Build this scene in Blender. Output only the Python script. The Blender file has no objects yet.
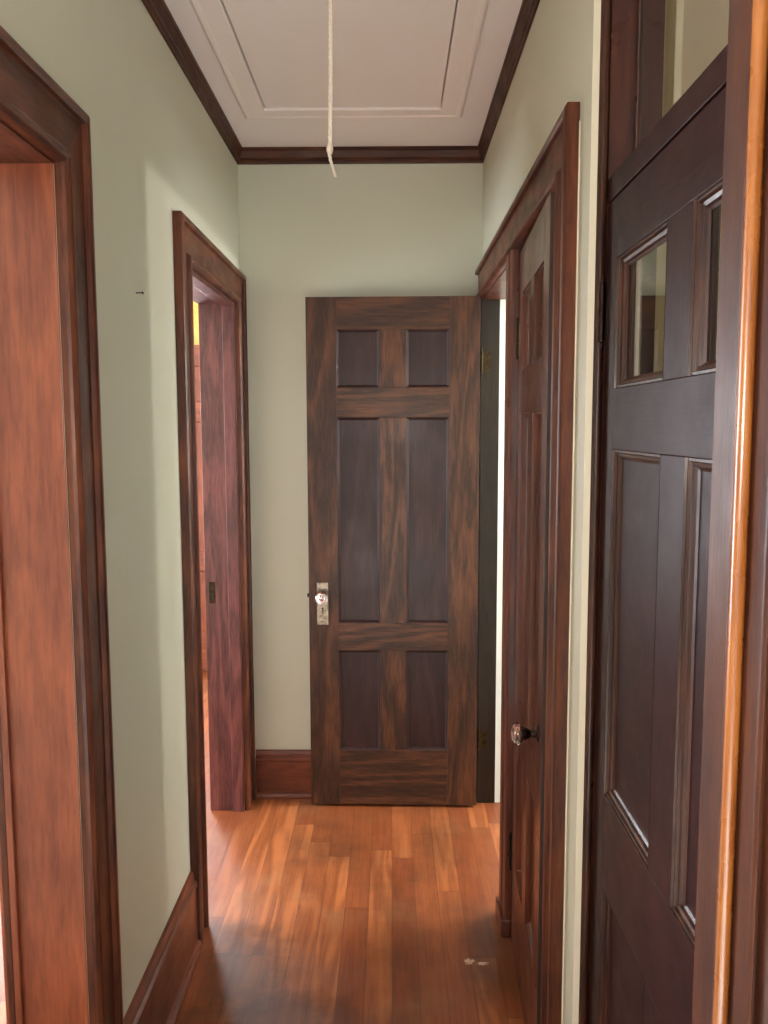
import bpy, bmesh, math, random
from mathutils import Vector, Matrix
random.seed(7)
SC = bpy.context.scene
COL = SC.collection
PI = math.pi

# ------------------------------------------------------------------ helpers
def lin(c):
    c /= 255.0
    return c / 12.92 if c <= 0.04045 else ((c + 0.055) / 1.055) ** 2.4
def rgb(r, g, b): return (lin(r), lin(g), lin(b), 1.0)

def tag(o, label=None, cat=None, group=None, kind=None):
    if label: o['label'] = label
    if cat: o['category'] = cat
    if group: o['group'] = group
    if kind: o['kind'] = kind
    return o

class MB:
    """collects shapes and links them as ONE mesh object"""
    def __init__(s): s.bm = bmesh.new()
    def box(s, x0, x1, y0, y1, z0, z1):
        b = s.bm
        v = [b.verts.new((x, y, z)) for x in (x0, x1) for y in (y0, y1) for z in (z0, z1)]
        for f in ((0,1,3,2), (4,6,7,5), (0,4,5,1), (2,3,7,6), (0,2,6,4), (1,5,7,3)):
            b.faces.new([v[i] for i in f])
        return s
    def loops(s, rings, closed=False, caps=True):
        """skin between rings of points; each ring is itself a closed loop"""
        b = s.bm
        R = [[b.verts.new(p) for p in r] for r in rings]
        n = len(R[0]); m = len(R)
        for i in range(m if closed else m - 1):
            A, B = R[i], R[(i + 1) % m]
            for k in range(n):
                b.faces.new((A[k], A[(k+1) % n], B[(k+1) % n], B[k]))
        if caps and not closed:
            b.faces.new(R[0]); b.faces.new(R[-1][::-1])
        return s
    def strips(s, rings):
        """open profile swept round a closed path (no caps)"""
        b = s.bm
        R = [[b.verts.new(p) for p in r] for r in rings]
        m = len(R); n = len(R[0])
        for i in range(m):
            A, B = R[i], R[(i + 1) % m]
            for k in range(n - 1):
                b.faces.new((A[k], A[k+1], B[k+1], B[k]))
        return s
    def lathe(s, prof, n=24, M=None):
        """prof: (r, h) along local z"""
        M = M or Matrix()
        rings = []
        for r, h in prof:
            rings.append([M @ Vector((max(r, 1e-5)*math.cos(2*PI*k/n), max(r, 1e-5)*math.sin(2*PI*k/n), h)) for k in range(n)])
        return s.loops(rings)
    def tube(s, pts, r, n=10):
        rings = []
        for i, p in enumerate(pts):
            p = Vector(p)
            a = Vector(pts[max(i-1, 0)]); c = Vector(pts[min(i+1, len(pts)-1)])
            d = (c - a).normalized()
            u = d.orthogonal().normalized() if i == 0 else (U - d * U.dot(d)).normalized()
            U = u; w = d.cross(u)
            rr = r[i] if isinstance(r, (list, tuple)) else r
            rings.append([p + (u*math.cos(2*PI*k/n) + w*math.sin(2*PI*k/n))*rr for k in range(n)])
        return s.loops(rings)
    def build(s, name, mat, parent=None, bevel=0, smooth=False, seg=2, auto=None):
        bmesh.ops.recalc_face_normals(s.bm, faces=s.bm.faces[:])
        me = bpy.data.meshes.new(name)
        s.bm.to_mesh(me); s.bm.free()
        me.materials.append(mat)
        o = bpy.data.objects.new(name, me); COL.objects.link(o)
        if parent: o.parent = parent
        if smooth:
            for p in me.polygons: p.use_smooth = True
            if auto: me.set_sharp_from_angle(angle=math.radians(auto))
        if bevel:
            m = o.modifiers.new('edge', 'BEVEL'); m.width = bevel; m.segments = seg
            m.limit_method = 'ANGLE'; m.angle_limit = math.radians(40)
        return o

def empty(name, loc=(0, 0, 0), rz=0):
    o = bpy.data.objects.new(name, None); COL.objects.link(o)
    o.location = loc; o.rotation_euler = (0, 0, rz); o.empty_display_size = .05
    return o

# ------------------------------------------------------------------ node helper
class NT:
    def __init__(s, name):
        s.m = bpy.data.materials.new(name); s.m.use_nodes = True
        s.t = s.m.node_tree; s.t.nodes.clear()
        s.out = s.n('ShaderNodeOutputMaterial'); s.p = s.n('ShaderNodeBsdfPrincipled')
        s.l(s.p.outputs[0], s.out.inputs[0])
    def n(s, ty, **kw):
        nd = s.t.nodes.new(ty)
        for k, v in kw.items(): setattr(nd, k, v)
        return nd
    def l(s, a, b): s.t.links.new(a, b)
    def set(s, inp, v):
        if hasattr(v, 'is_linked') or isinstance(v, bpy.types.NodeSocket): s.l(v, inp)
        else: inp.default_value = v
    def math(s, op, a, b=None, c=None, clamp=False):
        nd = s.n('ShaderNodeMath', operation=op, use_clamp=clamp)
        s.set(nd.inputs[0], a)
        if b is not None: s.set(nd.inputs[1], b)
        if c is not None: s.set(nd.inputs[2], c)
        return nd.outputs[0]
    def mix(s, f, a, b, blend='MIX'):
        nd = s.n('ShaderNodeMix', data_type='RGBA', blend_type=blend)
        s.set(nd.inputs[0], f); s.set(nd.inputs[6], a); s.set(nd.inputs[7], b)
        return nd.outputs[2]
    def noise(s, vec, scale, detail=4, rough=.5, dist=0):
        nd = s.n('ShaderNodeTexNoise')
        s.l(vec, nd.inputs['Vector']); nd.inputs['Scale'].default_value = scale
        nd.inputs['Detail'].default_value = detail; nd.inputs['Roughness'].default_value = rough
        nd.inputs['Distortion'].default_value = dist
        return nd.outputs['Fac']
    def ramp(s, f, stops):
        nd = s.n('ShaderNodeMapRange'); nd.clamp = True
        s.l(f, nd.inputs[0])
        nd.inputs[1].default_value, nd.inputs[2].default_value = stops[0], stops[1]
        nd.inputs[3].default_value, nd.inputs[4].default_value = (stops[2], stops[3]) if len(stops) > 2 else (0, 1)
        return nd.outputs[0]
    def coords(s, scale=(1, 1, 1), rand=True):
        tc = s.n('ShaderNodeTexCoord'); mp = s.n('ShaderNodeMapping')
        v = tc.outputs['Object']
        if rand:
            oi = s.n('ShaderNodeObjectInfo'); vm = s.n('ShaderNodeVectorMath', operation='ADD')
            mul = s.math('MULTIPLY', oi.outputs['Random'], 37.0)
            s.l(v, vm.inputs[0]); s.l(mul, vm.inputs[1]); v = vm.outputs[0]
        s.l(v, mp.inputs['Vector']); mp.inputs['Scale'].default_value = scale
        return mp.outputs[0]
    def bump(s, h, dist=.001, strength=.5):
        b = s.n('ShaderNodeBump'); b.inputs['Strength'].default_value = strength
        b.inputs['Distance'].default_value = dist
        s.l(h, b.inputs['Height']); s.l(b.outputs[0], s.p.inputs['Normal'])

WOODS = {}
def wood(name, dark, light, axis='z', rough=.36, coat=.25, figure=.6, size=1.0, blotch=.35, blotch_col=None, spec=.5):
    key = name + '_' + axis
    if key in WOODS: return WOODS[key]
    k = NT(key)
    st = {'x': (.14, 1, 1), 'y': (1, .14, 1), 'z': (1, 1, .14)}[axis]
    st2 = {'x': (.10, 1, 1), 'y': (1, .10, 1), 'z': (1, 1, .10)}[axis]
    c = k.coords(st)
    c2 = k.coords(st2)
    c3 = k.coords((1, 1, 1))
    n1 = k.noise(c, 5.5 / size, 3.0, .45, .25)
    band = k.math('SINE', k.math('MULTIPLY', n1, 52.0))
    band = k.ramp(band, (-1, 1))
    band = k.math('POWER', band, 1.6)
    pores = k.ramp(k.noise(c2, 130 / size, 3, .65), (.42, .66))
    streak = k.noise(c2, 70 / size, 5, .65)
    bl = k.ramp(k.noise(c3, 4.5, 4, .6), (.35, .7))
    f = k.math('ADD', k.math('MULTIPLY', band, figure * .50), k.math('MULTIPLY', streak, .70))
    f = k.math('SUBTRACT', f, k.math('MULTIPLY', pores, figure * .45))
    f = k.ramp(f, (.12, .95))
    col = k.mix(f, dark, light)
    bc = blotch_col or tuple(x * .55 for x in dark[:3]) + (1,)
    col = k.mix(k.math('MULTIPLY', bl, blotch), col, bc)
    k.set(k.p.inputs['Base Color'], col)
    k.set(k.p.inputs['Roughness'], k.ramp(k.noise(c3, 9, 4, .6), (.3, .75, rough - .07, rough + .12)))
    k.p.inputs['Specular IOR Level'].default_value = spec
    k.p.inputs['Coat Weight'].default_value = coat
    k.p.inputs['Coat Roughness'].default_value = .22
    k.bump(k.math('MULTIPLY', pores, -1.0), .0004, .3)
    WOODS[key] = k.m
    return k.m

def plaster(name, base, alt, rough=.6, scale=1.0, amt=.4):
    k = NT(name)
    c = k.coords(rand=False)
    n = k.ramp(k.noise(c, 1.6 * scale, 4, .55), (.35, .7))
    k.set(k.p.inputs['Base Color'], k.mix(k.math('MULTIPLY', n, amt), base, alt))
    k.p.inputs['Roughness'].default_value = rough
    k.bump(k.noise(c, 55, 5, .6), .0015, .25)
    return k.m

def metal(name, col, rough=.35, alt=None):
    k = NT(name)
    c = k.coords()
    n = k.ramp(k.noise(c, 60, 5, .65), (.35, .65))
    k.set(k.p.inputs['Base Color'], k.mix(n, col, alt or tuple(x*.5 for x in col[:3]) + (1,)))
    k.p.inputs['Metallic'].default_value = 1.0
    k.p.inputs['Roughness'].default_value = rough
    k.bump(n, .0003, .3)
    return k.m

def glass(name, rough=0.0, tint=(1, 1, 1, 1), ior=1.5):
    k = NT(name)
    k.p.inputs['Base Color'].default_value = tint
    k.p.inputs['Transmission Weight'].default_value = 1.0
    k.p.inputs['Roughness'].default_value = rough
    k.p.inputs['IOR'].default_value = ior
    return k.m

# ------------------------------------------------------------------ materials
SAGE = plaster('sage_paint', rgb(200, 201, 182), rgb(193, 193, 173), .5)
CREAM = plaster('cream_paint', rgb(205, 196, 160), rgb(196, 186, 150), .6)
CREAMLINE_LITEDGE = plaster('cream_line_and_lit_edge', rgb(236, 228, 204), rgb(226, 216, 190), .5)  # cream for the ragged paint line, also for the painted-in lit wall edge
WHITEWALL = plaster('white_paint', rgb(226, 230, 225), rgb(220, 224, 219), .6)
YELLOW = plaster('yellow_paint', rgb(225, 165, 70), rgb(240, 195, 110), .6, 16, 1.0)
CEIL = plaster('ceiling_paint', rgb(238, 232, 231), rgb(230, 224, 222), .75)
HATCHW = plaster('hatch_paint', rgb(236, 229, 226), rgb(230, 222, 218), .7)
TRIMW = plaster('hatch_trim_paint', rgb(240, 231, 228), rgb(234, 225, 221), .5)
REARWALL = plaster('rear_room_paint', rgb(210, 204, 188), rgb(200, 194, 178), .7)

def W_case(a='z'): return wood('casing_wood', rgb(58, 24, 15), rgb(126, 68, 37), a, .42, .10, .55, spec=.35)
def W_post_shade(a='z'): return wood('shaded_post_wood', rgb(52, 24, 14), rgb(92, 50, 30), a, .42, .0, .5, spec=.3)  # post wood with the shade of its side faces painted in
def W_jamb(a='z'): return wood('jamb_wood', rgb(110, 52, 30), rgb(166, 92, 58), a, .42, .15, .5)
def W_plum(a='z'): return wood('plum_jamb_wood', rgb(70, 32, 30), rgb(136, 76, 70), a, .40, .25, .7)
def W_door(a='z'): return wood('oak_door_wood', rgb(44, 24, 14), rgb(99, 59, 34), a, .42, .08, .9, spec=.35)
def W_pan(a='z'): return wood('oak_panel_wood', rgb(38, 20, 19), rgb(64, 38, 34), a, .40, .08, .8, spec=.35)
def W_clos(a='z'): return wood('closet_door_wood', rgb(66, 30, 19), rgb(122, 62, 40), a, .34, .35, .5)
def W_glz(a='z'): return wood('dark_varnished_wood', rgb(36, 15, 14), rgb(54, 25, 23), a, .38, 0, .25, spec=.10)
def W_glzm(a='z'): return wood('worn_moulding_wood', rgb(40, 19, 14), rgb(90, 52, 35), a, .34, .12, .6, spec=.3)
def W_frame(a='z'): return wood('dark_frame_wood', rgb(52, 22, 16), rgb(98, 48, 34), a, .32, .45, .5)
def W_base(a='y'): return wood('baseboard_wood', rgb(84, 38, 22), rgb(140, 72, 42), a, .36, .3, .45)
def W_crown(a='y'): return wood('crown_wood', rgb(54, 28, 18), rgb(104, 60, 38), a, .48, 0, .5, spec=.25)
def W_post_lit(a='z'): return wood('lit_post_wood', rgb(122, 66, 24), rgb(186, 118, 54), a, .30, .45, .5)  # same post wood with the light on its front painted in
def W_edge(a='z'): return wood('bare_door_edge_wood', rgb(38, 24, 18), rgb(64, 44, 34), a, .6, 0, .5)  # darker wood tone for the closet door's latch edge
def W_back(a='z'): return wood('greenish_jamb_wood', rgb(26, 18, 11), rgb(50, 37, 25), a, .45, .05, .6, spec=.3)

DARKMETAL = metal('dark_bronze', rgb(58, 46, 40), .4)
HINGEB = metal('dark_hinge_brass', rgb(78, 64, 42), .5, rgb(42, 34, 26))
BRASS = metal('aged_brass', rgb(168, 136, 84), .38, rgb(92, 76, 54))
PLATE = metal('tarnished_plate', rgb(178, 166, 150), .34, rgb(120, 104, 82))
SILVER = metal('silvered_core', rgb(238, 232, 232), .12, rgb(226, 220, 220))
KNOBGLASS = glass('knob_glass', .0, (1, .95, .95, 1), 1.5)
PANE = glass('window_glass', .0, (.97, .98, .97, 1), 1.45)
k = NT('black_void'); k.p.inputs['Base Color'].default_value = (.01, .008, .007, 1); BLACK = k.m
k = NT('white_cotton')
c_ = k.coords()
k.set(k.p.inputs['Base Color'], k.mix(k.noise(c_, 300, 3), rgb(236, 222, 208), rgb(214, 198, 184)))
k.p.inputs['Roughness'].default_value = .85; COTTON = k.m

def floor_mat():
    k = NT('oak_strip_floor')
    tc = k.n('ShaderNodeTexCoord'); sp = k.n('ShaderNodeSeparateXYZ')
    k.l(tc.outputs['Object'], sp.inputs[0])
    X, Y = sp.outputs[0], sp.outputs[1]
    W, L = .076, 1.05
    row = k.math('FLOOR', k.math('DIVIDE', X, W))
    wn = k.n('ShaderNodeTexWhiteNoise', noise_dimensions='1D'); k.l(row, wn.inputs['W'])
    ys = k.math('ADD', k.math('DIVIDE', Y, L), k.math('MULTIPLY', wn.outputs['Value'], 7.3))
    idx = k.math('FLOOR', ys)
    cb = k.n('ShaderNodeCombineXYZ'); k.l(row, cb.inputs[0]); k.l(idx, cb.inputs[1])
    w2 = k.n('ShaderNodeTexWhiteNoise', noise_dimensions='2D'); k.l(cb.outputs[0], w2.inputs['Vector'])
    pr = w2.outputs['Value']
    # plank-local coordinates shifted at random
    off = k.math('MULTIPLY', pr, 23.0)
    c1 = k.n('ShaderNodeCombineXYZ')
    k.l(k.math('ADD', X, off), c1.inputs[0]); k.l(k.math('MULTIPLY', Y, .11), c1.inputs[1]); k.l(off, c1.inputs[2])
    c2 = k.n('ShaderNodeCombineXYZ')
    k.l(k.math('ADD', X, off), c2.inputs[0]); k.l(k.math('MULTIPLY', Y, .05), c2.inputs[1]); k.l(off, c2.inputs[2])
    n1 = k.noise(c1.outputs[0], 8, 2.0, .45, .2)
    band = k.math('POWER', k.ramp(k.math('SINE', k.math('MULTIPLY', n1, 50)), (-1, 1)), 1.8)
    pores = k.ramp(k.noise(c2.outputs[0], 220, 3, .6), (.45, .66))
    streak = k.noise(c2.outputs[0], 80, 3, .55)
    figure = k.ramp(pr, (.45, .8, .1, 1))          # some boards plain, some flamed
    f = k.math('ADD', k.math('MULTIPLY', streak, .7), k.math('MULTIPLY', k.math('MULTIPLY', band, figure), .65))
    f = k.math('SUBTRACT', f, k.math('MULTIPLY', pores, .18))
    f = k.ramp(f, (.15, .85))
    A = k.mix(pr, rgb(116, 58, 31), rgb(136, 73, 38))
    B = k.mix(pr, rgb(154, 84, 46), rgb(176, 106, 60))
    col = k.mix(f, A, B)
    # old dark worn patches
    ob = tc.outputs['Object']
    pt = k.ramp(k.noise(ob, 2.3, 5, .62), (.50, .70))
    col = k.mix(k.math('MULTIPLY', pt, .62), col, rgb(78, 48, 30))
    gy = k.ramp(k.noise(ob, 3.7, 4, .6), (.55, .78))
    col = k.mix(k.math('MULTIPLY', gy, .40), col, rgb(150, 118, 84))
    # stained spots seen along the left side and by the closet post
    def spot(px, py, rx, ry, amt, c, col, lo=.45):
        dx = k.math('DIVIDE', k.math('SUBTRACT', X, px), rx); dy = k.math('DIVIDE', k.math('SUBTRACT', Y, py), ry)
        d = k.math('SQRT', k.math('ADD', k.math('MULTIPLY', dx, dx), k.math('MULTIPLY', dy, dy)))
        d = k.math('ADD', d, k.math('MULTIPLY', k.math('SUBTRACT', k.noise(ob, 14, 4, .6), .5), 1.1))
        return k.mix(k.math('MULTIPLY', k.ramp(d, (1.0, lo)), amt), col, c)
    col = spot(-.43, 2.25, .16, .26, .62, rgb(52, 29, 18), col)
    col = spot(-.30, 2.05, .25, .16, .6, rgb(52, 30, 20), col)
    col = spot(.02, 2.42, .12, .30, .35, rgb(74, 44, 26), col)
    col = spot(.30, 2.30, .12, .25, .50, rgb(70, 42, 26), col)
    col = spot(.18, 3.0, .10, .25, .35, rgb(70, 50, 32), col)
    # paint scuffs
    def scuff(px, py, rx, ry, col):
        dx = k.math('DIVIDE', k.math('SUBTRACT', X, px), rx); dy = k.math('DIVIDE', k.math('SUBTRACT', Y, py), ry)
        d = k.math('SQRT', k.math('ADD', k.math('MULTIPLY', dx, dx), k.math('MULTIPLY', dy, dy)))
        d = k.math('ADD', d, k.math('MULTIPLY', k.math('SUBTRACT', k.noise(ob, 120, 3, .6), .5), 2.6))
        return k.mix(k.math('MULTIPLY', k.ramp(d, (1.0, .6)), .75), col, rgb(222, 196, 172))
    col = scuff(.224, 2.30, .016, .014, col); col = scuff(.262, 2.29, .018, .008, col)
    fl = k.ramp(k.noise(ob, 95, 2, .5), (.80, .82))
    col = k.mix(k.math('MULTIPLY', fl, .8), col, rgb(215, 190, 165))
    # seams
    fx = k.math('FRACT', k.math('DIVIDE', X, W)); fy = k.math('FRACT', ys)
    sx = k.math('LESS_THAN', k.math('ABSOLUTE', k.math('SUBTRACT', fx, .5)), .487)
    sy = k.math('LESS_THAN', k.math('ABSOLUTE', k.math('SUBTRACT', fy, .5)), .4985)
    seam = k.math('MULTIPLY', sx, sy)
    col = k.mix(k.ramp(seam, (0, 1, .55, 0)), col, rgb(50, 24, 12))
    k.set(k.p.inputs['Base Color'], col)
    k.set(k.p.inputs['Roughness'], k.ramp(k.noise(ob, 6, 5, .65), (.3, .75, .30, .52)))
    k.p.inputs['Coat Weight'].default_value = .12
    k.p.inputs['Coat Roughness'].default_value = .28
    k.bump(k.math('ADD', seam, k.math('MULTIPLY', band, .12)), .0008, .5)
    return k.m
FLOORM = floor_mat()

# ------------------------------------------------------------------ dimensions (metres; camera stands at x=0, y=0)
XL, XR, YB, ZC = -.597, .361, 3.396, 2.625     # hall faces
TL, TR = .138, .125                             # wall thicknesses
XLo, XRo = XL - TL, XR + TR
CW = .12                                        # casing width
def struct(o, label, cat): return tag(o, label, cat, kind='structure')

# ------------------------------------------------------------------ floor, ceiling, walls
struct(MB().box(-4, 2.6, .69, 5.5, -.06, 0).build('floor', FLOORM), 'orange brown oak strip floor with dark worn patches and paint scuffs', 'floor')
struct(MB().box(-2.1, 2.1, -3.2, .69, -.06, 0).build('floor_rear', plaster('pale_bounce_floor', rgb(206, 204, 200), rgb(196, 194, 190), .5)), 'unseen rear room floor, made pale to bounce light into the hall', 'floor')  # pale tone chosen so the light bounced into the hall stays neutral
struct(MB().box(-4, 2.6, -3.2, 5.5, ZC + .30, ZC + .36).build('ceiling_light_block', CEIL), 'unseen slab added above the hatch to block sunlight', 'roof')  # added to stop light leaking in through the hatch gap
ce = MB()
HX0, HX1, HY0, HY1 = -.428, .172, 1.50, 2.966
for b in ((-4, HX0, -3.2, 5.5), (HX1, 2.6, -3.2, 5.5), (HX0, HX1, -3.2, HY0), (HX0, HX1, HY1, 5.5)):
    ce.box(b[0], b[1], b[2], b[3], ZC, ZC + .08)
struct(ce.build('ceiling', CEIL), 'pinkish white painted plaster ceiling around the attic hatch', 'ceiling')

LZ, RZ = 2.018, 2.042                            # heads of the left and right openings
A0, A1 = .80, 1.54                              # near left opening
B0, B1 = 2.485, 3.262                           # far left opening
w = MB()
w.box(XLo, XL, .69, A0, 0, ZC).box(XLo, XL, A0, A1, LZ, ZC).box(XLo, XL, A1, B0, 0, ZC)
w.box(XLo, XL, B0, B1, LZ, ZC).box(XLo, XL, B1, 5.45, 0, ZC)
struct(w.build('wall_left', SAGE), 'pale sage green plaster wall on the left with two cased openings', 'wall')
w = MB(); w.box(XL, .60, YB, YB + .1, 0, ZC)
struct(w.build('wall_back', SAGE), 'sage green end wall behind the open oak door', 'wall')
C0 = 1.790; M0, M1 = 2.42, 2.538; D1 = 3.335     # closet edge, post between the doors, far jamb
G0, G1 = .76, 1.570                             # glazed door opening
w = MB()
w.box(XR, XRo, G1 + .006, C0, 0, ZC).box(XR, XRo, C0, D1, RZ, ZC).box(XR, .425, D1, YB, 0, ZC)
w.box(XR, XRo, G0, G1 + .006, 2.42, ZC).box(XR, XRo, .735, G0, 0, ZC)
struct(w.build('wall_right', SAGE), 'pale plaster wall on the right above and between the dark doors', 'wall')
# cross wall the hall is entered through
PX0, PX1 = -.53, .28
w = MB(); w.box(-4, PX0 - .02, .69, .735, 0, ZC).box(PX1 + .02, 2.6, .69, .735, 0, ZC)
struct(w.build('wall_near', REARWALL), 'thin wall with the opening through which the hall is entered', 'wall')
# rear room (behind the view)
w = MB()
w.box(-2.1, -2.0, -3.1, .69, 0, ZC)
w.box(2.0, 2.1, -3.1, .69, 0, ZC)
w.box(-2.0, -1.1, -3.1, -3.0, 0, ZC).box(1.1, 2.0, -3.1, -3.0, 0, ZC).box(-1.1, 1.1, -3.1, -3.0, 0, .3).box(-1.1, 1.1, -3.1, -3.0, 2.3, ZC)
struct(w.build('wall_rear', REARWALL), 'light walls of the room behind the hall entrance', 'wall')
# room on the left
w = MB()
w.box(-3.7, -3.6, .735, 1.2, 0, ZC).box(-3.7, -3.6, 3.8, 5.45, 0, ZC).box(-3.7, -3.6, 1.2, 3.8, 0, .4).box(-3.7, -3.6, 1.2, 3.8, 2.2, ZC)
struct(w.build('wall_far_left', REARWALL), 'light outer wall of the left room with its window', 'wall')
w = MB()
w.box(-3.6, -2.7, 5.28, 5.4, 0, ZC).box(-1.45, XLo, 5.28, 5.4, 0, ZC).box(-2.7, -1.45, 5.28, 5.4, 0, .4).box(-2.7, -1.45, 5.28, 5.4, 2.2, ZC)
struct(w.build('wall_end_left', YELLOW), 'bright yellow wall of the room seen through the far left opening', 'wall')
# bright room behind the far right opening
w = MB(); w.box(.425, 2.4, D1 + .003, YB, 0, ZC).box(2.3, 2.4, 2.55, 2.62, 0, ZC).box(2.3, 2.4, 3.2, D1, 0, ZC).box(2.3, 2.4, 2.62, 3.2, 0, .9).box(2.3, 2.4, 2.62, 3.2, 1.95, ZC).box(XRo, 2.4, 2.48, 2.55, 0, ZC)
struct(w.build('wall_bright', WHITEWALL), 'bright white wall seen in the gap beside the open oak door', 'wall')
# room behind the glazed door
w = MB(); w.box(XRo, 2.4, 1.70, 1.78, 0, ZC).box(2.3, 2.4, .735, 1.70, 0, ZC)
struct(w.build('wall_cream', CREAM), 'cream wall seen through the transom above the glazed door', 'wall')

# ------------------------------------------------------------------ profiles
CASE = [(0, 0), (0, .012), (.002, .018), (.007, .024), (.013, .026), (.019, .024), (.024, .018), (.026, .013),
        (.030, .015), (.095, .016), (.098, .017), (.099, .026), (.104, .029), (.114, .028), (CW, .024), (CW, 0)]
def casing(parent, wx, sg, y0, y1, zt, mat, near=True, far=True, head_to=None):
    def P(u, v, y, z): return (wx + sg * v, y, z)
    if near:
        MB().loops([[P(u, v, y0 - u, 0) for u, v in CASE], [P(u, v, y0 - u, zt + u) for u, v in CASE]]).build('side_casing', mat('z'), parent)
    if far:
        MB().loops([[P(u, v, y1 + u, 0) for u, v in CASE], [P(u, v, y1 + u, zt + u) for u, v in CASE]]).build('side_casing', mat('z'), parent)
    e = (lambda u: y1 + u) if head_to is None else (lambda u: head_to)
    MB().loops([[P(u, v, y0 - u, zt + u) for u, v in CASE], [P(u, v, e(u), zt + u) for u, v in CASE]]).build('head_casing', mat('y'), parent)

# ------------------------------------------------------------------ door_1: near left opening
d = struct(empty('door_1', (XL, A1, 0)), 'nearest left doorway, reddish lit jamb framed by dark moulded casing', 'doorway')
def at(o, parent):                              # parent keeps world placement
    o.parent = parent; o.matrix_parent_inverse = Matrix.Translation(parent.location).inverted(); return o
def frame_children(root, fn):
    """build children in world coordinates under an Empty"""
    before = set(COL.objects)
    fn()
    for o in set(COL.objects) - before:
        if o.parent is None: at(o, root)
def near_left():
    casing(None, XL, 1, A0, A1, LZ, W_case)
    MB().box(XLo, XL, A1 - .004, A1 + .0, 0, LZ).box(XLo - .02, XLo + .012, A1 - .014, A1 - .004, 0, LZ - .01).build('side_jamb', W_jamb('z'), None, .002)
    MB().box(XLo, XL, A0 - .0, A0 + .004, 0, LZ).build('side_jamb', W_jamb('z'))
    MB().box(XLo, XL, A0, A1, LZ - .004, LZ).build('head_jamb', W_case('y'))
    MB().box(XLo - .014, XLo, A1 - .016, A1 + .10, 0, LZ + .1).build('room_casing', W_case('z'), None, .003)
frame_children(d, near_left)

# ------------------------------------------------------------------ door_2: far left opening
d = struct(empty('door_2', (XL, B1, 0)), 'far left doorway with plum brown jamb and moulded casing beside the end wall', 'doorway')
def far_left():
    casing(None, XL, 1, B0, B1, LZ, W_case)
    xs = XL - .046                               # edge of the stop
    MB().box(xs, XL, B1 - .012, B1, 0, LZ).build('door_stop', W_plum('z'), None, .002)
    MB().box(XLo, xs, B1 - .001, B1 + .004, 0, LZ).build('side_jamb', W_plum('z'), None, .001)
    MB().box(XLo, XL, B0 - .004, B0 + .004, 0, LZ).build('side_jamb', W_plum('z'))
    MB().box(xs, XL, B0 + .004, B1 - .012, LZ - .014, LZ).build('head_stop', W_plum('y'), None, .002)
    MB().box(XLo, xs, B0 + .004, B1 - .002, LZ - .003, LZ + .004).build('head_jamb', W_plum('y'))
    p = MB().box(XLo + .016, XLo + .040, B1 - .0026, B1 - .001, .855, .940).build('strike_plate', HINGEB, None, .0006)
    p['label'] = 'tarnished brass strike plate'
    q = MB().box(XLo + .023, XLo + .033, B1 - .0032, B1 - .0015, .907, .925).box(XLo + .023, XLo + .033, B1 - .0032, B1 - .0015, .872, .893).build('latch_hole', BLACK)
    q.parent = p
frame_children(d, far_left)

# ------------------------------------------------------------------ door_3: closet and far right opening share one head casing
d = struct(empty('door_3', (XR, C0, 0)), 'shared casing and post around the closet door and the far right opening', 'doorway')
def right_frame():
    casing(None, XR, -1, C0, D1, RZ, W_case, True, False, YB - .002)
    # narrow strip between the far jamb and the end wall
    MB().box(XR - .010, XR, D1, YB - .002, 0, RZ).build('side_casing', W_back('z'), None, .001)
    # post between the two openings: three stepped fillets
    prof = [(M0, 0), (M0, -.014), (M0 + .004, -.019), (M0 + .018, -.022), (M0 + .032, -.019), (M0 + .036, -.012), (M0 + .042, -.012),
            (M0 + .046, -.016), (M1 - .050, -.016), (M1 - .046, -.012), (M1 - .040, -.012), (M1 - .036, -.020), (M1 - .018, -.023), (M1 - .004, -.020), (M1, -.014), (M1, 0)]
    MB().loops([[(XR + v, y, 0) for y, v in prof], [(XR + v, y, RZ) for y, v in prof]]).build('center_post', W_clos('z'))
    MB().box(XR, XRo, M0 + .02, M1, 0, RZ).build('post_jamb', W_clos('z'))
    MB().box(XR - .030, XR + .0, M0 - .004, M1 + .012, 0, .055).build('post_plinth', W_clos('y'), None, .004)
    MB().box(XR - .010, .425, D1 - .003, D1, 0, RZ + .004).build('far_jamb', W_back('z'), None, .001)
    MB().box(XR, XRo, C0, D1, RZ - .004, RZ).build('head_jamb', W_case('y'))
    MB().box(XR, XRo, C0 - .003, C0, 0, RZ).build('near_jamb', W_case('z'))
    # closet lining behind the leaf
    MB().box(XRo, .92, 2.44, 2.48, 0, ZC).box(.90, .92, 1.80, 2.44, 0, ZC).build('closet_lining', CREAM)
def caulk():
    m = MB(); r = random.Random(3); z = 0.0
    rings = []
    while z < RZ + CW:
        e = .004 + .004 * r.random() ** 2
        y = C0 - CW
        rings.append([(XR, y + .001, z), (XR - .0016, y + .001, z), (XR - .0016, y - e, z), (XR, y - e, z)])
        z += .02 + .05 * r.random()
    m.loops(rings)
    o = m.build('paint_line', CREAMLINE_LITEDGE); o['label'] = 'ragged cream paint line'
frame_children(d, right_frame); frame_children(d, caulk)

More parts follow.
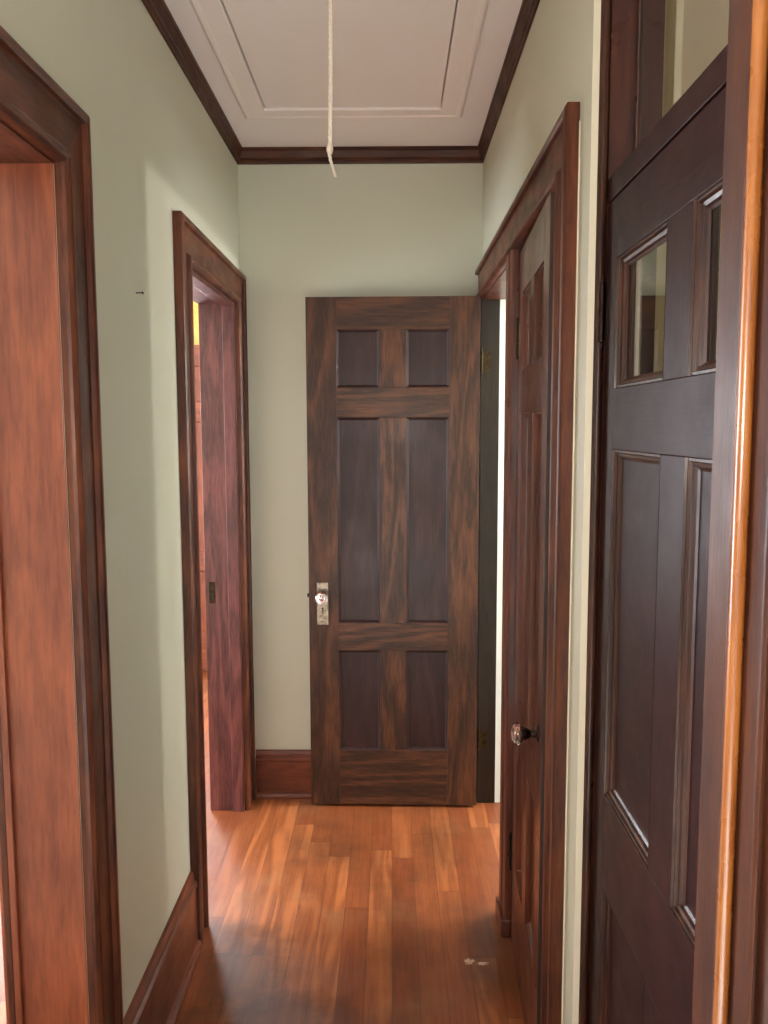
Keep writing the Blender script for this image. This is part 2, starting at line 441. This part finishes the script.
# ------------------------------------------------------------------ door_4: frame and transom of the glazed door
GX = .392                                        # hall face of the glazed door
d = struct(empty('door_4', (XR, G1, 0)), 'dark varnished frame with transom light around the glazed door', 'doorway')
BZ0, BZ1 = 1.948, 1.990                          # transom bar
def glazed_frame():
    # rounded stop towards the camera on the hinge side
    pr = [(GX, G1 + .05), (GX, G1 + .004), (.388, G1 - .001), (.384, G1 - .003), (.378, G1 - .001), (.374, G1 + .004), (.374, G1 + .05)]
    MB().loops([[(x, y, 0) for x, y in pr], [(x, y, 2.42) for x, y in pr]]).build('hinge_stop', W_glzm('z'), None, 0, True, auto=50)
    q = MB().box(XR, .3735, G1 + .0045, G1 + .0058, 0, ZC - .02).build('plaster_edge', CREAMLINE_LITEDGE); q['label'] = 'wall end edge with its bright light painted in cream'  # cream colour stands for light on the wall end facing the camera
    MB().box(GX, XRo + .002, G1, G1 + .006, 0, 2.42).build('hinge_jamb', W_frame('z'))
    MB().box(.436, .450, G1 - .012, G1, BZ1, 2.41).build('transom_stop', W_frame('z'), None, .003)
    MB().box(GX, XRo, G0, G0 + .012, 0, 2.42).build('latch_jamb', W_frame('z'))
    MB().box(GX, XRo, G0, G1, 2.40, 2.42).build('head_jamb', W_frame('y'))
    pr = [(GX - .001, BZ0), (GX - .001, BZ1), (.47, BZ1), (.47, BZ0)]
    MB().loops([[(x, G0 + .012, z) for x, z in pr], [(x, G1, z) for x, z in pr]]).build('transom_bar', W_glz('y'), None, .001)
    g = MB().box(.440, .443, G0 + .012, G1 - .012, BZ1, 2.40).build('transom_pane', PANE)
    g['label'] = 'clear transom pane'
frame_children(d, glazed_frame)

# ------------------------------------------------------------------ opening the camera looks through
d = struct(empty('door_5', (PX1, .69, 0)), 'orange brown post of the entrance opening at the right edge', 'doorway')
def entry():
    y = .69
    MB().box(PX1, PX1 + .02, y, .736, 0, ZC).build('side_jamb', W_post_shade('z'), None, .001)
    pr = [(PX1 + .001, y), (PX1 + .0012, y - .003), (PX1 + .003, y - .0052), (PX1 + .006, y - .0062), (PX1 + .010, y - .0058), (PX1 + .0128, y - .0035), (PX1 + .0138, y)]
    b_ = MB().loops([[(a, b, 0) for a, b in pr], [(a, b, ZC) for a, b in pr]]).build('edge_bead', W_post_lit('z'), None, 0, True, auto=60)  # lighter copy of the post wood, front light put into the colour
    b_['label'] = 'rounded edge bead with its light painted in orange'
    x = PX1 + .0138
    pr = [(x, y), (x, y - .032), (x + .001, y - .0355), (x + .0035, y - .037), (x + .006, y - .0355), (x + .0075, y - .031), (x + .008, y - .026), (x + .012, y - .025), (x + .013, y - .032), (x + .016, y - .035), (x + .10, y - .035), (x + .10, y)]
    MB().loops([[(a, b, 0) for a, b in pr], [(a, b, ZC) for a, b in pr]]).build('side_casing', W_post_shade('z'), None, 0, True, auto=60)
    MB().box(PX0 - .02, PX0, y - .002, .737, 0, ZC).build('side_jamb', W_post_lit('z'), None, .003)
    MB().box(PX0 - .13, PX0 - .012, y - .022, y, 0, ZC).build('side_casing', W_post_lit('z'), None, .004)
frame_children(d, entry)

# ------------------------------------------------------------------ baseboards and crown
BASE = [(0, 0), (.030, 0), (.030, .010), (.024, .020), (.017, .024), (.016, .155), (.020, .162), (.019, .172), (.012, .178), (.012, .188), (.008, .200), (0, .203)]
def run(name, prof, p0, p1, nrm, mat, label, cat, z0=0, up=1, parent=None, m0=0, m1=0):
    """prof (depth, height) swept along a straight wall line; m0/m1 mitre the ends"""
    p0, p1, nv = Vector(p0), Vector(p1), Vector(nrm)
    d_ = (p1 - p0).normalized()
    r0 = [p0 + d_ * (m0 * a) + nv * a + Vector((0, 0, z0 + up * b)) for a, b in prof]
    r1 = [p1 - d_ * (m1 * a) + nv * a + Vector((0, 0, z0 + up * b)) for a, b in prof]
    return struct(MB().loops([r0, r1]).build(name, mat, parent), label, cat)
BASEL = [(a, b * 1.19 if b > .03 else b) for a, b in BASE]
run('baseboard_left', BASEL, (XL, A1 + CW, 0), (XL, B0 - CW, 0), (1, 0, 0), W_base('y'), 'tall dark wooden baseboard between the two left doorways', 'baseboard')
run('baseboard_back', BASE, (XL + .029, YB, 0), (XR - .012, YB, 0), (0, -1, 0), W_base('x'), 'brown wooden baseboard along the end wall behind the oak door', 'baseboard')
CR = [(0, .058), (.006, .058), (.008, .050), (.013, .046), (.012, .036), (.018, .020), (.020, .014), (.024, .012), (.024, 0), (0, 0)]
run('trim_1', CR, (XL, .735, ZC), (XL, YB, ZC), (1, 0, 0), W_crown('y'), 'dark wooden crown moulding along the top of the left wall', 'crown moulding', 0, -1, None, 0, 1)
run('trim_2', CR, (XL, YB, ZC), (XR, YB, ZC), (0, -1, 0), W_crown('x'), 'dark wooden crown moulding across the top of the end wall', 'crown moulding', 0, -1, None, 1, 1)
run('trim_3', CR, (XR, .735, ZC), (XR, YB, ZC), (-1, 0, 0), W_crown('y'), 'dark wooden crown moulding along the top of the right wall', 'crown moulding', 0, -1, None, 0, 1)

# ------------------------------------------------------------------ attic hatch in the ceiling
FW = .078
hp = [(0, 0), (0, -.009), (.003, -.011), (.054, -.011), (.057, -.013), (.068, -.0135), (.074, -.011), (FW, -.006), (FW, 0)]
tf = MB()
corners = [(HX0, HY0, -1, -1), (HX1, HY0, 1, -1), (HX1, HY1, 1, 1), (HX0, HY1, -1, 1)]
tf.loops([[(x + sx * u, y + sy * u, ZC + v) for u, v in hp] for x, y, sx, sy in corners], closed=True)
struct(tf.build('trim_4', TRIMW), 'white painted mitred trim framing the attic hatch', 'hatch trim')
h = MB(); g = .004
h.box(HX0 + g, HX1 - g, HY0 + g, HY1 - .0015, ZC - .003, ZC + .018)
hat = h.build('attic_hatch', HATCHW, None, .0015)
tag(hat, 'pinkish white attic hatch panel set flush in the ceiling', 'hatch', kind='thing')
MB().box(HX0 + .01, HX1 - .01, HY0 + .01, HY1 - .01, ZC + .018, ZC + .09).build('stair_box', W_back('y'), hat)
hk = MB().lathe([(.008, 0), (.008, -.004), (.003, -.006), (.003, -.016)], 12, Matrix.Translation((-.125, 1.82, ZC - .003))).build('screw_eye', DARKMETAL, hat, 0, True, auto=40)
hk['label'] = 'small dark screw eye for the cord'

# braided pull cord: three twisted strands, a knot and a bent loose end
cx, cy, z_top, z_k = -.127, 1.82, ZC - .016, 2.126
def centre(z):
    return Vector((cx + .004 * math.sin((z - 2.1) * 5), cy + .002 * math.sin(z * 9), z))
cord = MB(); N = 210
for s_ in range(3):
    pts = []
    for i in range(N):
        z = z_top + (z_k - z_top) * i / (N - 1)
        a = 2 * PI * (s_ / 3 + (z_top - z) / .034)
        pts.append(centre(z) + Vector((math.cos(a), math.sin(a), 0)) * .0025)
    cord.tube(pts, .0026, 7)
co = cord.build('pull_cord', COTTON, None, 0, True)
tag(co, 'white braided pull cord hanging from the attic hatch', 'cord', kind='thing')
kn = MB(); c0 = centre(z_k)
kn.lathe([(.0001, .012), (.0048, .010), (.0072, .003), (.0072, -.004), (.0048, -.010), (.0001, -.012)], 14, Matrix.Translation(c0))
ko = kn.build('knot', COTTON, co, 0, True)
en = MB()
for s_ in range(3):
    pts = []
    for i in range(26):
        t = i / 25
        a = 2 * PI * (s_ / 3 + t * 1.6)
        p = c0 + Vector((-.001 + .013 * t ** 1.4, -.004 * t, -.008 - .050 * t))
        pts.append(p + Vector((math.cos(a), math.sin(a), 0)) * .0018)
    en.tube(pts, [.0022 - .0010 * i / 25 for i in range(26)], 7)
en.build('loose_end', COTTON, co, 0, True)

# small nail left in the wall
nail = MB()
M_ = Matrix.Translation((XL, 2.005, 1.862)) @ Matrix.Rotation(PI / 2, 4, 'Y')
nail.lathe([(.0014, -.01), (.0014, .015), (.0035, .0155), (.0035, .0175), (.0001, .0178)], 10, M_)
tag(nail.build('nail', DARKMETAL, None, 0, True, auto=40), 'small dark nail sticking out of the left wall between the doorways', 'nail', kind='thing')

# ------------------------------------------------------------------ panelled door leaves
def moulding(bm, x0, x1, z0, z1, yf, sg, prof):
    rings = []
    for px, pz, sx, sz in ((x0, z0, 1, 1), (x1, z0, -1, 1), (x1, z1, -1, -1), (x0, z1, 1, -1)):
        rings.append([(px + sx * u, sg * (yf + v), pz + sz * u) for u, v in prof])
    bm.strips(rings)

def hinge(root, z, y, h=.095, x=-.004, plate=True, plate_mat=None, side=1, hm=None):
    b = MB()
    b.lathe([(.0001, -h/2 - .012), (.003, -h/2 - .011), (.0045, -h/2 - .006), (.003, -h/2 - .002), (.0058, -h/2), (.0058, -h/6), (.0050, -h/6), (.0050, -h/6+.001), (.0058, -h/6 + .001),
             (.0058, h/6), (.0050, h/6), (.0050, h/6+.001), (.0058, h/6 + .001), (.0058, h/2), (.003, h/2 + .002), (.0045, h/2 + .006), (.003, h/2 + .011), (.0001, h/2 + .012)], 14, Matrix.Translation((x, y, z)))
    o = b.build('hinge', hm or DARKMETAL, root, 0, True, auto=40)
    return o

def knob(root, x, y, z, sg, r=.026, shank=.030, name='knob'):
    """faceted glass knob on a metal shank, axis along local y"""
    M = Matrix.Translation((x, y, z)) @ Matrix.Rotation(-sg * PI / 2, 4, 'X')
    sh = MB().lathe([(.019, 0), (.019, .003), (.010, .006), (.0075, .010), (.0075, shank * .55), (.012, shank * .75), (.015, shank), (.014, shank + .002), (.0001, shank + .002)], 20, M).build('knob_shank', DARKMETAL, root, 0, True, auto=35)
    h = shank + .002
    k_ = MB().lathe([(.0001, h), (.014, h), (r * .82, h + .006), (r, h + .014), (r * .93, h + .021), (r * .60, h + .027), (.0001, h + .0285)], 12, M).build(name, KNOBGLASS, root)
    k_['label'] = 'faceted clear glass knob'
    c = MB().lathe([(.0001, h + .001), (.013, h + .001), (r * .80, h + .0068), (r * .86, h + .010), (.012, h + .011), (.0001, h + .016)], 12, M).build('knob_core', SILVER, k_)
    return k_

def leaf(name, loc, rz, w, h, t, z0, stile, mull, rails, ws, wr, wp, wm, glass_rows=(), prof=None, depth=.012, edge_mat=None, mull_rows=None):
    """rails: list of (z0,z1) bottom to top, local; panels fill between them"""
    root = empty(name, loc, rz)
    y = t / 2
    for a in (0, w - stile):
        MB().box(a, a + stile, -y, y, z0, h).build('stile', ws('z'), root, .0012)
    for a, b in rails:
        MB().box(stile, w - stile, -y, y, a, b).build('rail', wr('x'), root, .0012)
    cols = [(stile, (w - mull) / 2), ((w + mull) / 2, w - stile)]
    prof = prof or [(0, 0), (.0015, -.002), (.004, -.003), (.010, -depth)]
    for i in range(len(rails) - 1):
        za, zb = rails[i][1], rails[i + 1][0]
        MB().box((w - mull) / 2, (w + mull) / 2, -y + .0003, y - .0003, za, zb).build('mullion', ws('z'), root, .0012)
        for x0, x1 in cols:
            isg = i in glass_rows
            pt = .003 if isg else (y - depth)
            p = MB().box(x0, x1, -pt, pt, za, zb).build('glass_pane' if isg else 'panel', PANE if isg else wp('z'), root)
            if isg: p['label'] = 'clear glass pane'
            mo = MB()
            pr = prof if not isg else [(u, v * (y - .003) / depth) for u, v in prof]
            moulding(mo, x0, x1, za, zb, y, 1, pr); moulding(mo, x0, x1, za, zb, y, -1, pr)
            mo.build('panel_moulding', wm('z'), root)
    return root

# --- oak door standing open against the end wall
RAILS = [(.012, .242), (.654, .767), (1.583, 1.699), (1.922, 2.045)]
T = .036
dr = leaf('panel_door', (.344, 3.285 + T / 2, 0), PI - math.radians(1.2), .673, 2.045, T, .012, .118, .105, RAILS, W_door, W_door, W_pan, W_pan)  # mouldings take the darker panel wood to paint in their edge shadow
tag(dr, 'brown oak six panel door standing open in front of the sage end wall', 'door', kind='thing')
px_ = .673 - .055
pl = MB().box(px_ - .0225, px_ + .0225, T/2, T/2 + .0025, .760, .930).build('escutcheon', PLATE, dr, .0012)
pl['label'] = 'tall tarnished metal knob plate'
MB().box(px_ - .013, px_ + .013, T/2 + .0022, T/2 + .0036, .770, .776).box(px_ - .013, px_ + .013, T/2 + .0022, T/2 + .0036, .914, .920)\
    .box(px_ - .0145, px_ - .0125, T/2 + .0022, T/2 + .0036, .770, .920).box(px_ + .0125, px_ + .0145, T/2 + .0022, T/2 + .0036, .770, .920).build('plate_border', PLATE, pl)
kh = MB().lathe([(.0045, 0), (.0045, .0012), (.0001, .0012)], 14, Matrix.Translation((px_, T/2 + .0022, .826)) @ Matrix.Rotation(-PI/2, 4, 'X'))
kh.box(px_ - .002, px_ + .002, T/2 + .002, T/2 + .0034, .810, .826).build('keyhole', BLACK, pl)
knob(dr, px_, T/2 + .0024, .876, 1)
MB().box(.673, .681, -.005, .007, .869, .883).build('latch_bolt', DARKMETAL, dr, .001)
for z in (1.80, .272):
    hg = hinge(dr, z, -T/2 - .002, .075, -.010, hm=HINGEB)
    MB().box(-.046, -.012, -T/2 - .0105, -T/2 - .0085, z - .038, z + .038).build('hinge_plate', HINGEB, hg)

# --- narrow closet door, slightly ajar
HXc, HYc = .362, 2.412
cd = leaf('closet_door', (HXc + T / 2, HYc, 0), -PI / 2 - math.radians(2.9), .616, 2.032, T, .010, .090, .080,
          [(.010, .262), (.654, .767), (1.583, 1.699), (1.910, 2.032)], W_clos, W_clos, W_clos, W_clos, prof=[(0, 0), (.0015, -.004), (.006, -.0035), (.009, -.008), (.015, -.0145)], depth=.0145)
tag(cd, 'narrow reddish brown six panel closet door slightly ajar on the right', 'door', kind='thing')
MB().box(.616, .6168, -T/2 + .001, T/2 - .001, .012, 2.03).build('door_edge', W_edge('z'), cd)
knob(cd, -.061 + .616, -T/2, .850, -1)
for z in (1.795, .275):
    hg = hinge(cd, z, -T/2 - .004, .095, -.004)
    MB().box(.002, .016, -T/2 - .0012, -T/2, z - .045, z + .045).build('hinge_plate', BRASS, hg)

# --- dark glazed door near the right edge
gprof = [(0, 0), (.0012, -.0035), (.005, -.0030), (.007, -.0070), (.012, -.0085), (.014, -.0125), (.018, -.0150)]
GT = .040
gd = leaf('glazed_door', (GX + GT / 2, G1 - .003, 0), -PI / 2, .780, 1.944, GT, .010, .072, .104,
          [(.010, .230), (.690, .872), (1.508, 1.614), (1.840, 1.944)], W_glz, W_glz, W_glz, W_glzm, glass_rows=(2,), prof=gprof, depth=.015)
tag(gd, 'dark plum brown door with two small glass panes at the right', 'door', kind='thing')
for z in (1.755, .27):
    hg = hinge(gd, z, -GT/2 - .006, .105, -.002)
    MB().box(.002, .014, -GT/2 - .0015, -GT/2, z - .05, z + .05).build('hinge_plate', DARKMETAL, hg)

# --- reddish door leaf in the room beyond the far left opening
bd = leaf('inner_door', (-.745, 5.20, 0), PI, .668, 2.045, T, .012, .118, .105, RAILS, W_jamb, W_jamb, W_jamb, W_jamb)
tag(bd, 'reddish panelled door before a yellow wall, seen through the far left doorway', 'door', kind='thing')
hinge(bd, 1.8, -T/2 - .002); hinge(bd, .27, -T/2 - .002)

# ------------------------------------------------------------------ unseen windows for daylight, some added for fill light
def window(name, label, a, b, fixed, axis, z0, z1, depth):
    root = struct(empty(name, (0, 0, 0)), label, 'window')
    m = MB(); s = MB()
    def bx(q, u0, u1, v0, v1):
        if axis == 'x': q.box(u0, u1, fixed, fixed + depth, v0, v1)
        else: q.box(fixed, fixed + depth, u0, u1, v0, v1)
    bx(m, a, a + .05, z0, z1); bx(m, b - .05, b, z0, z1); bx(m, a, b, z0, z0 + .05); bx(m, a, b, z1 - .05, z1)
    m.build('window_frame', W_case('z'), root, .003)
    mid = (z0 + z1) / 2
    bx(s, a + .05, b - .05, mid - .02, mid + .02); bx(s, (a + b) / 2 - .012, (a + b) / 2 + .012, z0 + .05, z1 - .05)
    s.build('sash', W_case('z'), root, .003)
window('window_1', 'unseen window added behind the camera for fill light', -1.1, 1.1, -3.1, 'x', .3, 2.3, .06)  # added opening, lets light in from behind the camera
window('window_2', 'window in the outer wall of the left room', 1.2, 3.8, -3.7, 'y', .4, 2.2, .06)
window('window_5', 'unseen window added to the bright room for fill light', 2.62, 3.2, 2.33, 'y', .9, 1.95, .06)  # added opening for the soft fill beside the lamp
window('window_3', 'window in the yellow wall of the left room', -2.7, -1.45, 5.33, 'x', .4, 2.2, .06)

def area(name, loc, target, sx, sy, power, col):
    l = bpy.data.lights.new(name, 'AREA'); l.shape = 'RECTANGLE'; l.size = sx; l.size_y = sy
    l.energy = power; l.color = col
    o = bpy.data.objects.new(name, l); COL.objects.link(o); o.location = loc
    o.rotation_euler = (Vector(target) - Vector(loc)).to_track_quat('-Z', 'Z').to_euler()
    return o
sl = bpy.data.lights.new('bounce_sun', 'SUN'); sl.energy = 33; sl.angle = math.radians(.6); sl.color = (1, .97, .92)  # strong sunlight added to bounce off the rear floor onto the ceiling
so = bpy.data.objects.new('bounce_sun', sl); COL.objects.link(so); so.location = (0, -6, 5)
so.rotation_euler = Vector((.06, 1, -.78)).to_track_quat('-Z', 'Z').to_euler()
area('rear_fill', (0, -3.25, 1.3), (0, 0, 1.2), 2.0, 1.9, 10, (.95, .98, 1.0))  # weak fill added behind the camera
area('side_daylight', (-3.85, 2.5, 1.2), (0, 2.5, 1.35), 2.6, 1.8, 300, (.86, .93, 1.0))
area('yellow_room_daylight', (-2.08, 5.5, 1.35), (-1.6, 2, 1.0), 1.2, 1.7, 130, (.90, .95, 1.0))
def bulb(name, loc, power, col, rad):
    l = bpy.data.lights.new(name, 'POINT'); l.energy = power; l.color = col; l.shadow_soft_size = rad
    o = bpy.data.objects.new(name, l); COL.objects.link(o); o.location = loc; return o
bulb('bright_room_lamp', (1.80, 3.19, 1.80), 68, (1.0, .95, .88), .04)
area('bright_room_fill', (2.5, 2.91, 1.42), (0, 2.91, 1.3), .56, 1.0, 55, (.97, .99, 1.0))  # soft fill added to brighten the left and end walls
bulb('camera_flash', (-.016, 0, 1.552), 24, (1.0, .95, .87), .004)
bulb('cream_room_fill', (1.5, 1.1, 2.2), 4.5, (1.0, .93, .80), .08)  # unseen fill added to light the cream wall

wd = bpy.data.worlds.new('daylight'); SC.world = wd; wd.use_nodes = True
bg = wd.node_tree.nodes['Background']; bg.inputs[0].default_value = (.75, .85, 1, 1); bg.inputs[1].default_value = .6

# ------------------------------------------------------------------ camera
f, cx0, cy0 = 840.0, 384.0, 512.0
yv = Vector((391 - cx0, -(426 - cy0), -f)).normalized()
zv = -Vector((408 - cx0, -(8717 - cy0), -f)).normalized()
zv = (zv - yv * zv.dot(yv)).normalized()
xv = yv.cross(zv)
R = Matrix((xv, yv, zv))                        # rows: world axes in camera space
cam = bpy.data.cameras.new('camera'); cam.sensor_fit = 'HORIZONTAL'; cam.sensor_width = 36; cam.lens = f / 768 * 36
cam.clip_start = .02
co_ = bpy.data.objects.new('camera', cam); COL.objects.link(co_)
co_.matrix_world = Matrix.Translation((0, 0, 1.55)) @ R.to_4x4()
SC.camera = co_

SC.view_settings.view_transform = 'Standard'
SC.view_settings.look = 'None'
SC.view_settings.gamma = 1.0
SC.view_settings.use_curve_mapping = False
SC.view_settings.exposure = 0.33
SC.cycles.max_bounces = 10
SC.cycles.diffuse_bounces = 6
SC.cycles.use_denoising = True
